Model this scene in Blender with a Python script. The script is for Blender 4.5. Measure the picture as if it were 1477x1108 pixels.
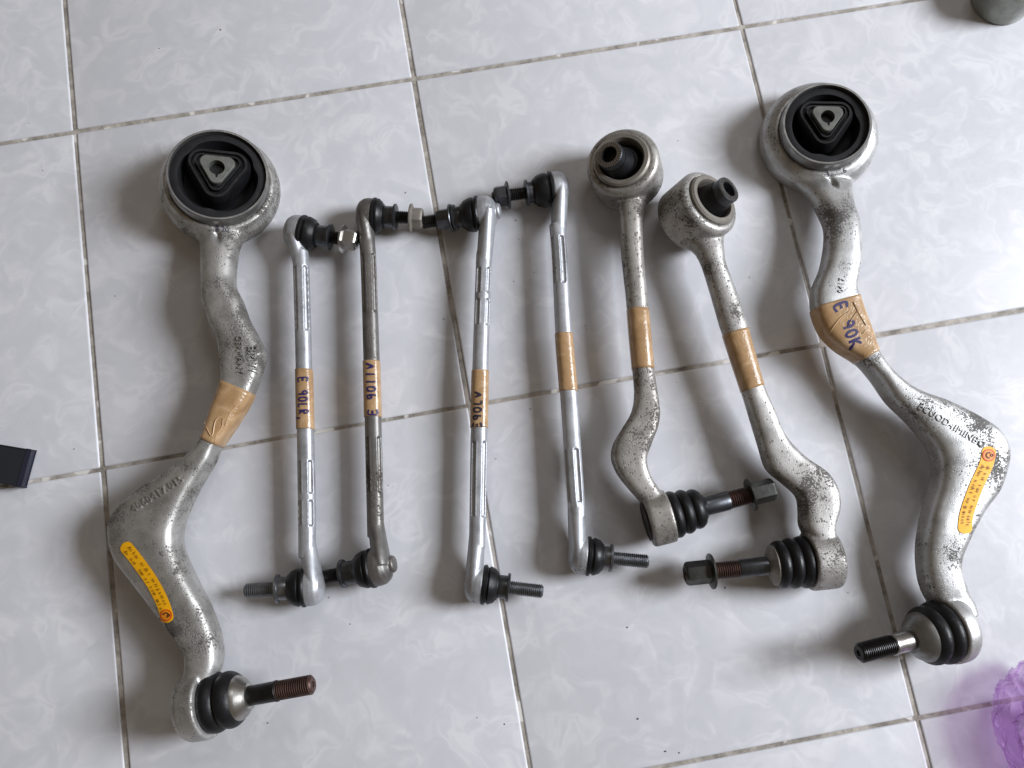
import bpy, bmesh, math, random
import numpy as np
from mathutils import Vector, Matrix
from mathutils.bvhtree import BVHTree

random.seed(7)
rng = np.random.default_rng(11)
for o in list(bpy.data.objects):
    bpy.data.objects.remove(o, do_unlink=True)
C = bpy.context.scene.collection
SC = bpy.context.scene

# ------------------------------------------------------------------ camera
FPX = 1192.96                       # focal length for a frame 1477 px wide
CAM_ROT = Vector((0.192022, -0.0231403, -0.173434))      # axis * angle
CAM_POS = Vector((0.311324, -0.416832, 0.671246))
M_CAM = Matrix.Rotation(CAM_ROT.length, 4, CAM_ROT.normalized())
cam_d = bpy.data.cameras.new('camera')
cam_d.sensor_width = 36.0
cam_d.lens = 36.0 * FPX / 1477.0
cam_d.clip_start = 0.01
cam_d.clip_end = 100.0
cam = bpy.data.objects.new('camera', cam_d)
C.objects.link(cam)
cam.matrix_world = Matrix.Translation(CAM_POS) @ M_CAM
SC.camera = cam

# ------------------------------------------------------------------ light
world = bpy.data.worlds.new('World')
SC.world = world
world.use_nodes = True
bg = world.node_tree.nodes['Background']
bg.inputs['Color'].default_value = (0.95, 0.77, 0.58, 1)
bg.inputs['Strength'].default_value = 0.155

def window_light(name, target, azim, elev, dist, w, h, power, col):
    d = bpy.data.lights.new(name, 'AREA')
    d.shape = 'RECTANGLE'
    d.size = w
    d.size_y = h
    d.energy = power
    d.color = col
    o = bpy.data.objects.new(name, d)
    C.objects.link(o)
    a, e = math.radians(azim), math.radians(elev)
    v = Vector((math.cos(a) * math.cos(e), math.sin(a) * math.cos(e), math.sin(e)))
    o.location = Vector(target) + v * dist
    o.rotation_euler = v.to_track_quat('Z', 'Y').to_euler()
    return o
window_light('window_light', (0.33, -0.33, 0), -3, 35, 3.2, 1.05, 1.15, 165, (0.89, 0.93, 1.0))
window_light('doorway_light', (0.33, -0.33, 0), 62, 52, 3.0, 1.0, 1.0, 9, (0.95, 0.97, 1.0))

SC.view_settings.view_transform = 'Standard'
SC.view_settings.look = 'None'
SC.view_settings.exposure = 0.0
SC.view_settings.gamma = 1.0
SC.view_settings.use_curve_mapping = False
SC.cycles.use_denoising = True
SC.cycles.max_bounces = 8

# ------------------------------------------------------------------ helpers
def at(px, py, z=0.0):
    """the point at height z that shows at a place of the photograph"""
    d = M_CAM.to_3x3() @ Vector(((px - 738.5) / FPX, -(py - 554) / FPX, -1))
    t = (z - CAM_POS.z) / d.z
    return CAM_POS + d * t

def lin(r, g, b):
    f = lambda c: ((c / 255 + 0.055) / 1.055) ** 2.4 if c > 10 else c / 255 / 12.92
    return (f(r), f(g), f(b), 1)

class MB:
    def __init__(s):
        s.v, s.f = [], []
    def add(s, v, f):
        n = len(s.v)
        s.v += [tuple(p) for p in v]
        s.f += [tuple(i + n for i in q) for q in f]
        return s

def basis(axis):
    a = Vector(axis).normalized()
    h = Vector((0, 0, 1)) if abs(a.z) < 0.9 else Vector((1, 0, 0))
    x = h.cross(a).normalized()
    return x, a.cross(x), a

def lathe(prof, origin, axis, seg=48, closed=False, poly=None, spin=0.0):
    """profile of (s along axis, radius); closed=True joins the last ring to the first (annulus)"""
    x, y, a = basis(axis)
    O = Vector(origin)
    vs, fs = [], []
    for s, r in prof:
        for k in range(seg):
            t = 2 * math.pi * k / seg + spin
            rr = r
            vs.append(O + a * s + (x * math.cos(t) + y * math.sin(t)) * rr)
    n = len(prof)
    for i in range(n if closed else n - 1):
        j = (i + 1) % n
        for k in range(seg):
            l = (k + 1) % seg
            fs.append((i * seg + k, i * seg + l, j * seg + l, j * seg + k))
    if not closed:
        fs.append(tuple(range(seg - 1, -1, -1)))
        fs.append(tuple((n - 1) * seg + k for k in range(seg)))
    return vs, fs

def catmull(P, m):
    """P: array n x d, m samples per span"""
    P = np.asarray(P, float)
    n = len(P)
    Q = np.vstack([2 * P[0] - P[1], P, 2 * P[-1] - P[-2]])
    out = []
    for i in range(n - 1):
        p0, p1, p2, p3 = Q[i:i + 4]
        t = np.linspace(0, 1, m, endpoint=False)[:, None]
        out.append(0.5 * (2 * p1 + (p2 - p0) * t + (2 * p0 - 5 * p1 + 4 * p2 - p3) * t ** 2 + (3 * p1 - p0 - 3 * p2 + p3) * t ** 3))
    out.append(P[-1:])
    return np.vstack(out)

def loft_rings(st, m=10):
    """stations (left x, left y, right x, right y, z, height mm, skew, squareness) -> smooth rows of numbers"""
    rows = []
    for s in st:
        s = tuple(s) + (0.0, 2.4)[len(s) - 6:] if len(s) < 8 else tuple(s)
        xl, yl, xr, yr, z, h, k, n = s
        rows.append(list(at(xl, yl, z)) + list(at(xr, yr, z)) + [h / 1000, k, n])
    return catmull(rows, m)

def even(rows, n):
    mid = (rows[:, 0:3] + rows[:, 3:6]) / 2
    s = np.concatenate([[0], np.cumsum(np.linalg.norm(np.diff(mid, axis=0), axis=1))])
    u = np.linspace(0, s[-1], n)
    return np.stack([np.interp(u, s, rows[:, k]) for k in range(rows.shape[1])], 1)

def loft(rows, seg=40, grow=0.0, groove=None):
    vs, fs = [], []
    mids = (rows[:, 0:3] + rows[:, 3:6]) / 2
    tang = np.gradient(mids, axis=0)
    N = len(rows)
    for i, r in enumerate(rows):
        e = r[3:6] - r[0:3]
        w = np.linalg.norm(e)
        e = e / w
        t = tang[i] / np.linalg.norm(tang[i])
        nn = np.cross(e, t)
        nn /= np.linalg.norm(nn)
        if nn[2] < 0:
            nn = -nn
        a, b, k, q = w / 2 + grow, r[6] / 2 + grow, r[7], max(1.6, r[8])
        for j in range(seg):
            th = 2 * math.pi * j / seg
            c, s_ = math.cos(th), math.sin(th)
            u = math.copysign(abs(c) ** (2 / q), c)
            v = math.copysign(abs(s_) ** (2 / q), s_)
            g = groove(i / (N - 1), th) if groove else 1.0
            vs.append(mids[i] + e * (u * a * g) + nn * (v * b * (1 + k * u) * g))
    for i in range(N - 1):
        for j in range(seg):
            l = (j + 1) % seg
            fs.append((i * seg + j, i * seg + l, (i + 1) * seg + l, (i + 1) * seg + j))
    fs.append(tuple(range(seg - 1, -1, -1)))
    fs.append(tuple((N - 1) * seg + k for k in range(seg)))
    return vs, fs

def mesh_of(mb, name):
    me = bpy.data.meshes.new(name)
    me.from_pydata([tuple(map(float, v)) for v in mb.v], [], mb.f)
    bm = bmesh.new()
    bm.from_mesh(me)
    bmesh.ops.recalc_face_normals(bm, faces=bm.faces)
    bm.to_mesh(me)
    bm.free()
    return me

def finish(me, name, mat, parent=None, base=None, smooth=True, angle=None):
    base = Vector(base) if base is not None else (parent['_b'] if False else Vector((0, 0, 0)))
    if parent is not None:
        base = BASES[parent.name]
    me.transform(Matrix.Translation(-base))
    me.materials.clear()
    me.materials.append(mat)
    me.polygons.foreach_set('use_smooth', [smooth] * len(me.polygons))
    if smooth and angle:
        me.set_sharp_from_angle(angle=math.radians(angle))
    o = bpy.data.objects.new(name, me)
    C.objects.link(o)
    if parent is None:
        o.location = base
    else:
        root = parent
        o.parent = root
        if root.parent is not None:
            BASES[o.name] = base
        BASES[o.name] = base
    return o

BASES = {}
def thing(name, label, cat, base, group=None):
    o = bpy.data.objects.new(name, None)
    o.empty_display_size = 0.03
    C.objects.link(o)
    o.location = base
    o['label'] = label
    o['category'] = cat
    if group:
        o['group'] = group
    BASES[o.name] = Vector(base)
    return o

def part(name, mb, mat, parent, smooth=True, angle=40):
    if isinstance(mb, tuple):
        mb = MB().add(*mb)
    return finish(mesh_of(mb, name), name, mat, parent, smooth=smooth, angle=angle)

def fused(name, mb, mat, parent, voxel=0.0009, smooth_it=4, dents=()):
    """one continuous skin over overlapping solids"""
    me = mesh_of(mb, name)
    tmp = bpy.data.objects.new('tmp', me)
    C.objects.link(tmp)
    m = tmp.modifiers.new('r', 'REMESH')
    m.mode = 'VOXEL'
    m.voxel_size = voxel
    s = tmp.modifiers.new('s', 'SMOOTH')
    s.factor = 0.5
    s.iterations = smooth_it
    dg = bpy.context.evaluated_depsgraph_get()
    out = bpy.data.meshes.new_from_object(tmp.evaluated_get(dg))
    bpy.data.objects.remove(tmp, do_unlink=True)
    if dents:
        n = len(out.vertices)
        co = np.empty(n * 3)
        out.vertices.foreach_get('co', co)
        co = co.reshape(-1, 3)
        for c, ax, ra, rb, dep in dents:
            x = np.asarray(ax) / np.linalg.norm(ax)
            y = np.array([-x[1], x[0], 0])
            d = co - np.asarray(c)
            q = (d @ x / ra) ** 2 + (d @ y / rb) ** 2
            wgt = np.where((q < 4) & (d[:, 2] > -0.012), np.exp(-q * 1.5), 0)
            co[:, 2] -= dep * wgt
        out.vertices.foreach_set('co', co.ravel())
        out.update()
    out.name = name
    tree = BVHTree.FromPolygons([v.co.copy() for v in out.vertices], [tuple(p.vertices) for p in out.polygons])
    o = finish(out, name, mat, parent)
    return o, tree

def hit(tree, px, py):
    """the spot of a surface seen at a place of the photograph, and its normal"""
    d = (M_CAM.to_3x3() @ Vector(((px - 738.5) / FPX, -(py - 554) / FPX, -1))).normalized()
    p, n, i, dist = tree.ray_cast(CAM_POS, d)
    if p is None:
        return None, None
    if n.dot(d) > 0:
        n = -n
    return p, n

# ------------------------------------------------------------------ materials
def mat(name):
    m = bpy.data.materials.new(name)
    m.use_nodes = True
    nt = m.node_tree
    p = nt.nodes['Principled BSDF']
    return m, nt, p

def nd(nt, typ, **kw):
    n = nt.nodes.new(typ)
    for k, v in kw.items():
        if k in n.inputs:
            n.inputs[k].default_value = v
        else:
            setattr(n, k, v)
    return n

def ramp(nt, src, stops):
    r = nt.nodes.new('ShaderNodeValToRGB')
    r.color_ramp.elements[0].position = stops[0][0]
    r.color_ramp.elements[0].color = stops[0][1]
    r.color_ramp.elements[1].position = stops[-1][0]
    r.color_ramp.elements[1].color = stops[-1][1]
    for p, c in stops[1:-1]:
        e = r.color_ramp.elements.new(p)
        e.color = c
    nt.links.new(src, r.inputs['Fac'])
    return r

def g(v):
    return (v, v, v, 1)

def simple(name, col, rough, metal=0.0, bump=0.0, bscale=900, var=0.0, coat=0.0):
    m, nt, p = mat(name)
    p.inputs['Base Color'].default_value = col
    p.inputs['Roughness'].default_value = rough
    p.inputs['Metallic'].default_value = metal
    p.inputs['Coat Weight'].default_value = coat
    if 'rubber' in name:
        p.inputs['Specular IOR Level'].default_value = 0.3
    tc = nd(nt, 'ShaderNodeTexCoord')
    n = nd(nt, 'ShaderNodeTexNoise', Scale=bscale, Detail=4.0)
    nt.links.new(tc.outputs['Object'], n.inputs['Vector'])
    if bump:
        b = nd(nt, 'ShaderNodeBump', Strength=0.5, Distance=bump)
        nt.links.new(n.outputs['Fac'], b.inputs['Height'])
        nt.links.new(b.outputs['Normal'], p.inputs['Normal'])
    if var:
        n2 = nd(nt, 'ShaderNodeTexNoise', Scale=110.0, Detail=6.0, Roughness=0.65)
        nt.links.new(tc.outputs['Object'], n2.inputs['Vector'])
        lo = tuple(c * (1 - var) for c in col[:3]) + (1,)
        hi = tuple(min(1, c * (1 + var)) for c in col[:3]) + (1,)
        r = ramp(nt, n2.outputs['Fac'], [(0.35, lo), (0.65, hi)])
        nt.links.new(r.outputs['Color'], p.inputs['Base Color'])
        r2 = ramp(nt, n2.outputs['Fac'], [(0.3, g(min(1, rough + 0.12))), (0.7, g(max(0.05, rough - 0.08)))])
        nt.links.new(r2.outputs['Color'], p.inputs['Roughness'])
    return m

def cast_alu(name, col, speck, grime, rough=0.42, metal=0.75, seed=0.0, lo=0.0, pits=0.0):
    """forged aluminium with dark corrosion specks (amount) and brownish grime in patches"""
    m, nt, p = mat(name)
    tc = nd(nt, 'ShaderNodeTexCoord')
    mp = nd(nt, 'ShaderNodeMapping')
    mp.inputs['Location'].default_value = (seed, seed * 1.7, seed * 0.3)
    nt.links.new(tc.outputs['Object'], mp.inputs['Vector'])
    V = mp.outputs['Vector']
    n1 = nd(nt, 'ShaderNodeTexNoise', Scale=620.0, Detail=4.0, Roughness=0.75)
    n2 = nd(nt, 'ShaderNodeTexNoise', Scale=24.0, Detail=4.0, Roughness=0.65)
    n3 = nd(nt, 'ShaderNodeTexNoise', Scale=1500.0, Detail=2.0)
    n4 = nd(nt, 'ShaderNodeTexNoise', Scale=60.0, Detail=6.0, Roughness=0.7)
    for n in (n1, n2, n3, n4):
        nt.links.new(V, n.inputs['Vector'])
    # specks gather in patches: threshold moved by the broad noise
    ma = nd(nt, 'ShaderNodeMath', operation='MULTIPLY_ADD')
    nt.links.new(n2.outputs['Fac'], ma.inputs[0])
    ma.inputs[1].default_value = 0.62
    hf = nd(nt, 'ShaderNodeMath', operation='MULTIPLY')
    nt.links.new(n1.outputs['Fac'], hf.inputs[0])
    hf.inputs[1].default_value = 0.5
    nt.links.new(hf.outputs[0], ma.inputs[2])
    t = 0.655 - 0.055 * speck
    rs = ramp(nt, ma.outputs[0], [(t, g(0)), (t + 0.045, g(1))])
    rs.color_ramp.interpolation = 'EASE'
    # single dark pits of uneven size
    vo = nd(nt, 'ShaderNodeTexVoronoi', Scale=540.0)
    nt.links.new(V, vo.inputs['Vector'])
    sx = nd(nt, 'ShaderNodeSeparateColor')
    nt.links.new(vo.outputs['Color'], sx.inputs['Color'])
    sz = nd(nt, 'ShaderNodeMath', operation='MULTIPLY_ADD')
    nt.links.new(sx.outputs['Red'], sz.inputs[0])
    sz.inputs[1].default_value = 1.5
    sz.inputs[2].default_value = -1.56 + 0.34 * pits
    pa = nd(nt, 'ShaderNodeMath', operation='MULTIPLY_ADD')
    nt.links.new(n2.outputs['Fac'], pa.inputs[0])
    pa.inputs[1].default_value = 0.8
    nt.links.new(sz.outputs[0], pa.inputs[2])
    df = nd(nt, 'ShaderNodeMath', operation='SUBTRACT')
    nt.links.new(pa.outputs[0], df.inputs[0])
    nt.links.new(vo.outputs['Distance'], df.inputs[1])
    pr = ramp(nt, df.outputs[0], [(0.0, g(0)), (0.12, g(0.85 if pits else 0))])
    mxp = nd(nt, 'ShaderNodeMath', operation='MAXIMUM')
    nt.links.new(rs.outputs['Color'], mxp.inputs[0])
    nt.links.new(pr.outputs['Color'], mxp.inputs[1])
    class rs:
        outputs = {'Color': mxp.outputs[0]}
    base = ramp(nt, n4.outputs['Fac'], [(0.3, tuple(c * 0.72 for c in col[:3]) + (1,)), (0.5, col), (0.72, tuple(min(1, c * 1.2) for c in col[:3]) + (1,))])
    gr = ramp(nt, n2.outputs['Fac'], [(0.5 - 0.25 * grime + lo, g(0)), (0.82 - 0.2 * grime + lo, g(1))])
    gm = nd(nt, 'ShaderNodeMath', operation='MULTIPLY')
    nt.links.new(gr.outputs['Color'], gm.inputs[0])
    gm.inputs[1].default_value = min(1.0, 0.75 * grime)
    mx = nd(nt, 'ShaderNodeMixRGB')
    nt.links.new(gm.outputs[0], mx.inputs['Fac'])
    nt.links.new(base.outputs['Color'], mx.inputs['Color1'])
    mx.inputs['Color2'].default_value = lin(92, 84, 74)
    mx2 = nd(nt, 'ShaderNodeMixRGB')
    sm = nd(nt, 'ShaderNodeMath', operation='MULTIPLY')
    nt.links.new(rs.outputs['Color'], sm.inputs[0])
    sm.inputs[1].default_value = 0.8
    nt.links.new(sm.outputs[0], mx2.inputs['Fac'])
    nt.links.new(mx.outputs['Color'], mx2.inputs['Color1'])
    mx2.inputs['Color2'].default_value = lin(56, 51, 47)
    nt.links.new(mx2.outputs['Color'], p.inputs['Base Color'])
    me_ = nd(nt, 'ShaderNodeMath', operation='MULTIPLY_ADD')
    nt.links.new(rs.outputs['Color'], me_.inputs[0])
    me_.inputs[1].default_value = -metal * 0.8
    me_.inputs[2].default_value = metal
    nt.links.new(me_.outputs[0], p.inputs['Metallic'])
    rr = nd(nt, 'ShaderNodeMath', operation='MULTIPLY_ADD')
    nt.links.new(n4.outputs['Fac'], rr.inputs[0])
    rr.inputs[1].default_value = 0.28
    rr.inputs[2].default_value = rough - 0.14
    r3 = nd(nt, 'ShaderNodeMath', operation='MULTIPLY_ADD')
    nt.links.new(rs.outputs['Color'], r3.inputs[0])
    r3.inputs[1].default_value = 0.3
    nt.links.new(rr.outputs[0], r3.inputs[2])
    nt.links.new(r3.outputs[0], p.inputs['Roughness'])
    h = nd(nt, 'ShaderNodeMath', operation='MULTIPLY_ADD')
    nt.links.new(rs.outputs['Color'], h.inputs[0])
    h.inputs[1].default_value = -0.8
    nt.links.new(n3.outputs['Fac'], h.inputs[2])
    b = nd(nt, 'ShaderNodeBump', Strength=0.55, Distance=0.00022)
    nt.links.new(h.outputs[0], b.inputs['Height'])
    nt.links.new(b.outputs['Normal'], p.inputs['Normal'])
    return m

M = {}
M['strut'] = cast_alu('forged_aluminium', lin(190, 189, 186), 1.0, 0.75, 0.42, 0.68, 0.0, pits=.5)
M['strut2'] = cast_alu('forged_aluminium_b', lin(184, 184, 183), 1.0, 0.55, 0.42, 0.68, 3.1, pits=.5)
M['arm'] = cast_alu('cast_aluminium', lin(178, 175, 170), 0.9, 0.85, 0.44, 0.62, 7.3, pits=1.0)
M['arm2'] = cast_alu('cast_aluminium_b', lin(186, 184, 181), 0.75, 0.7, 0.44, 0.6, 12.9, pits=.8)
M['tube'] = cast_alu('silver_tube', lin(172, 174, 178), 0.0, 0.2, 0.45, 0.62, 1.3)
M['tube_dull'] = cast_alu('weathered_tube', lin(122, 120, 118), 0.8, 0.7, 0.44, 0.7, 5.5)
M['rubber'] = simple('black_rubber', lin(19, 19, 21), 0.40, 0, 0.0003, 500, 0.55)
M['rubber_dull'] = simple('matt_rubber', lin(22, 22, 24), 0.6, 0, 0.0003, 600, 0.3)
M['steel'] = simple('bright_steel', lin(165, 162, 158), 0.3, 0.95, 0.00008, 800, 0.25)
M['sleeve'] = simple('grey_sleeve', lin(128, 127, 125), 0.38, 0.85, 0.00008, 800, 0.2)
M['dark_steel'] = simple('dark_steel', lin(82, 84, 88), 0.36, 0.9, 0.0001, 900, 0.35)
M['black_steel'] = simple('black_steel', lin(45, 44, 44), 0.34, 0.7, 0.0001, 900, 0.3)
M['rust'] = simple('rusty_thread', lin(76, 56, 50), 0.45, 0.6, 0.0001, 900, 0.4)
M['zinc'] = simple('zinc_thread', lin(120, 122, 126), 0.33, 0.9, 0.0001, 900, 0.3)
M['core'] = simple('bushing_core_metal', lin(104, 105, 100), 0.45, 0.55, 0.0001, 900, 0.2)
M['hole'] = simple('dark_bore', lin(16, 18, 22), 0.7, 0.0)  # near-black colour stands in for the shade deep inside the bores
M['ink'] = simple('marker_ink', lin(38, 28, 82), 0.5)
M['ink_dark'] = simple('marker_ink_dark', lin(30, 26, 52), 0.5)
M['yellow'] = simple('yellow_sticker', lin(243, 176, 4), 0.5, 0, 0.00005, 400, 0.06)
M['orange'] = simple('orange_print', lin(214, 78, 14), 0.5)
M['print'] = simple('brown_print', lin(92, 48, 8), 0.6)
M['greycup'] = simple('grey_green_metal', lin(138, 140, 132), 0.42, 0.45, 0.0002, 500, 0.12)
M['navy'] = simple('black_navy_coating', lin(28, 32, 38), 0.45, 0, 0.0001, 700, 0.15)
M['navy_cap'] = simple('navy_plastic_cap', lin(30, 32, 48), 0.45, 0, 0.0001, 700, 0.1)
M['dirt'] = simple('dirt', lin(92, 80, 72), 0.8)

def tape_mat():
    m, nt, p = mat('brown_packing_tape')
    tc = nd(nt, 'ShaderNodeTexCoord')
    n = nd(nt, 'ShaderNodeTexNoise', Scale=45.0, Detail=3.0, Distortion=1.5)
    nt.links.new(tc.outputs['Object'], n.inputs['Vector'])
    r = ramp(nt, n.outputs['Fac'], [(0.3, lin(150, 118, 82)), (0.55, lin(168, 136, 99)), (0.75, lin(186, 158, 124))])
    nt.links.new(r.outputs['Color'], p.inputs['Base Color'])
    p.inputs['Roughness'].default_value = 0.27
    p.inputs['Coat Weight'].default_value = 0.25
    p.inputs['Coat Roughness'].default_value = 0.155
    v = nd(nt, 'ShaderNodeTexVoronoi', feature='DISTANCE_TO_EDGE', Scale=75.0)
    n2 = nd(nt, 'ShaderNodeTexNoise', Scale=60.0, Detail=2.0)
    mx = nd(nt, 'ShaderNodeMixRGB', Fac=0.12)
    nt.links.new(tc.outputs['Object'], n2.inputs['Vector'])
    nt.links.new(tc.outputs['Object'], mx.inputs['Color1'])
    nt.links.new(n2.outputs['Color'], mx.inputs['Color2'])
    nt.links.new(mx.outputs['Color'], v.inputs['Vector'])
    r2 = ramp(nt, v.outputs['Distance'], [(0.0, g(1)), (0.07, g(0))])
    b = nd(nt, 'ShaderNodeBump', Strength=0.18, Distance=0.0006)
    nt.links.new(r2.outputs['Color'], b.inputs['Height'])
    b2 = nd(nt, 'ShaderNodeBump', Strength=0.25, Distance=0.0008)
    nt.links.new(n.outputs['Fac'], b2.inputs['Height'])
    nt.links.new(b.outputs['Normal'], b2.inputs['Normal'])
    nt.links.new(b2.outputs['Normal'], p.inputs['Normal'])
    return m
M['tape'] = tape_mat()

def tile_mat():
    m, nt, p = mat('glazed_tile')
    tc = nd(nt, 'ShaderNodeTexCoord')
    oi = nd(nt, 'ShaderNodeObjectInfo')
    add = nd(nt, 'ShaderNodeVectorMath', operation='MULTIPLY_ADD')
    nt.links.new(oi.outputs['Random'], add.inputs[0])
    add.inputs[1].default_value = (7.0, 13.0, 3.0)
    nt.links.new(tc.outputs['Object'], add.inputs[2])
    V = add.outputs['Vector']
    nz = nd(nt, 'ShaderNodeTexNoise', Scale=14.0, Detail=3.0)
    nt.links.new(V, nz.inputs['Vector'])
    mx = nd(nt, 'ShaderNodeMixRGB', Fac=0.07)
    nt.links.new(V, mx.inputs['Color1'])
    nt.links.new(nz.outputs['Color'], mx.inputs['Color2'])
    # pale feathery strokes: stretched warped noise
    w1 = nd(nt, 'ShaderNodeTexNoise', Scale=46.0, Detail=2.0, Roughness=0.5, Distortion=0.9)
    nt.links.new(mx.outputs['Color'], w1.inputs['Vector'])
    w2 = nd(nt, 'ShaderNodeTexVoronoi', feature='SMOOTH_F1', Scale=42.0)
    nt.links.new(mx.outputs['Color'], w2.inputs['Vector'])
    s1 = ramp(nt, w1.outputs['Fac'], [(0.36, g(0)), (0.50, g(0.35)), (0.60, g(1)), (0.70, g(0.25))])
    big = nd(nt, 'ShaderNodeTexNoise', Scale=7.0, Detail=2.0)
    nt.links.new(V, big.inputs['Vector'])
    ml = nd(nt, 'ShaderNodeMath', operation='MULTIPLY')
    nt.links.new(s1.outputs['Color'], ml.inputs[0])
    nt.links.new(w2.outputs['Distance'], ml.inputs[1])
    a2 = nd(nt, 'ShaderNodeMath', operation='MULTIPLY_ADD')
    nt.links.new(big.outputs['Fac'], a2.inputs[0])
    a2.inputs[1].default_value = 0.35
    nt.links.new(ml.outputs[0], a2.inputs[2])
    fk = nd(nt, 'ShaderNodeTexVoronoi', Scale=58.0)
    nt.links.new(mx.outputs['Color'], fk.inputs['Vector'])
    fs_ = nd(nt, 'ShaderNodeSeparateColor')
    nt.links.new(fk.outputs['Color'], fs_.inputs['Color'])
    a3 = nd(nt, 'ShaderNodeMath', operation='MULTIPLY_ADD')
    nt.links.new(fs_.outputs['Red'], a3.inputs[0])
    a3.inputs[1].default_value = 0.12
    nt.links.new(a2.outputs[0], a3.inputs[2])
    col = ramp(nt, a3.outputs[0], [(0.18, lin(192, 193, 197)), (0.45, lin(199, 199, 203)), (0.85, lin(208, 208, 211))])
    nt.links.new(col.outputs['Color'], p.inputs['Base Color'])
    fine = nd(nt, 'ShaderNodeTexNoise', Scale=260.0, Detail=3.0)
    nt.links.new(V, fine.inputs['Vector'])
    rr = ramp(nt, fine.outputs['Fac'], [(0.3, g(0.30)), (0.7, g(0.42))])
    nt.links.new(rr.outputs['Color'], p.inputs['Roughness'])
    p.inputs['IOR'].default_value = 1.45
    b = nd(nt, 'ShaderNodeBump', Strength=0.15, Distance=0.0006)
    nt.links.new(big.outputs['Fac'], b.inputs['Height'])
    b2 = nd(nt, 'ShaderNodeBump', Strength=0.06, Distance=0.0003)
    nt.links.new(w1.outputs['Fac'], b2.inputs['Height'])
    nt.links.new(b.outputs['Normal'], b2.inputs['Normal'])
    nt.links.new(b2.outputs['Normal'], p.inputs['Normal'])
    return m
M['tile'] = tile_mat()

def grout_mat():
    m, nt, p = mat('grout')
    tc = nd(nt, 'ShaderNodeTexCoord')
    n = nd(nt, 'ShaderNodeTexNoise', Scale=48.0, Detail=5.0, Roughness=0.75)
    nt.links.new(tc.outputs['Object'], n.inputs['Vector'])
    n2 = nd(nt, 'ShaderNodeTexNoise', Scale=55.0, Detail=1.0)
    nt.links.new(tc.outputs['Object'], n2.inputs['Vector'])
    r = ramp(nt, n.outputs['Fac'], [(0.34, lin(112, 105, 98)), (0.48, lin(148, 141, 133)), (0.62, lin(178, 171, 163))])
    r2 = ramp(nt, n2.outputs['Fac'], [(0.62, g(0)), (0.66, g(1))])
    mx = nd(nt, 'ShaderNodeMixRGB')
    nt.links.new(r2.outputs['Color'], mx.inputs['Fac'])
    nt.links.new(r.outputs['Color'], mx.inputs['Color1'])
    mx.inputs['Color2'].default_value = lin(205, 202, 196)
    nt.links.new(mx.outputs['Color'], p.inputs['Base Color'])
    p.inputs['Roughness'].default_value = 0.85
    b = nd(nt, 'ShaderNodeBump', Strength=0.6, Distance=0.0008)
    nt.links.new(n.outputs['Fac'], b.inputs['Height'])
    nt.links.new(b.outputs['Normal'], p.inputs['Normal'])
    return m
M['grout'] = grout_mat()

def wrap_mat():
    m, nt, p = mat('purple_plastic_film')
    out = nt.nodes['Material Output']
    p.inputs['Base Color'].default_value = lin(212, 186, 222)
    p.inputs['Roughness'].default_value = 0.155
    tr = nd(nt, 'ShaderNodeBsdfTransparent')
    tr.inputs['Color'].default_value = lin(245, 234, 249)
    mx = nd(nt, 'ShaderNodeMixShader')
    mx.inputs["Fac"].default_value = 0.16
    nt.links.new(tr.outputs[0], mx.inputs[1])
    nt.links.new(p.outputs[0], mx.inputs[2])
    nt.links.new(mx.outputs[0], out.inputs['Surface'])
    return m
M['wrap'] = wrap_mat()

# ------------------------------------------------------------------ the floor
T = 0.30
GAP = 0.0031
fl = MB()
fl.add([(-1.6, -2.4, -0.009), (2.2, -2.4, -0.009), (2.2, 1.4, -0.009), (-1.6, 1.4, -0.009),
        (-1.6, -2.4, -0.0012), (2.2, -2.4, -0.0012), (2.2, 1.4, -0.0012), (-1.6, 1.4, -0.0012)],
       [(3, 2, 1, 0), (4, 5, 6, 7), (0, 1, 5, 4), (1, 2, 6, 5), (2, 3, 7, 6), (3, 0, 4, 7)])
floor = finish(mesh_of(fl, 'floor'), 'floor', M['grout'], smooth=False)
floor['kind'] = 'structure'
floor['label'] = 'pale grey glazed square tiles with brownish grout joints'
BASES['floor'] = Vector((0, 0, 0))

def tile_mesh():
    a = (T - GAP) / 2
    bm = bmesh.new()
    bmesh.ops.create_cube(bm, size=1.0)
    for v in bm.verts:
        v.co = Vector((v.co.x * 2 * a, v.co.y * 2 * a, v.co.z * 0.006 - 0.003))
    top = [e for e in bm.edges if all(v.co.z > -0.001 for v in e.verts)]
    side = [e for e in bm.edges if abs(e.verts[0].co.z - e.verts[1].co.z) > 0.001]
    bmesh.ops.bevel(bm, geom=top + side, offset=0.0018, segments=3, profile=0.6, affect='EDGES')
    me = bpy.data.meshes.new('tile')
    bm.to_mesh(me)
    bm.free()
    me.materials.append(M['tile'])
    me.polygons.foreach_set('use_smooth', [True] * len(me.polygons))
    me.set_sharp_from_angle(angle=math.radians(50))
    return me
tm = tile_mesh()
for i in range(-3, 6):
    for j in range(-3, 6):
        o = bpy.data.objects.new('tile', tm)
        C.objects.link(o)
        o.parent = floor
        o.location = (T * (i + 0.5) + random.uniform(-.0004, .0004), -T * (j + 0.5) + random.uniform(-.0004, .0004), random.uniform(-.0003, 0))
        o.rotation_euler = (random.uniform(-.0008, .0008), random.uniform(-.0008, .0008), random.uniform(-.0012, .0012))

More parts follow.
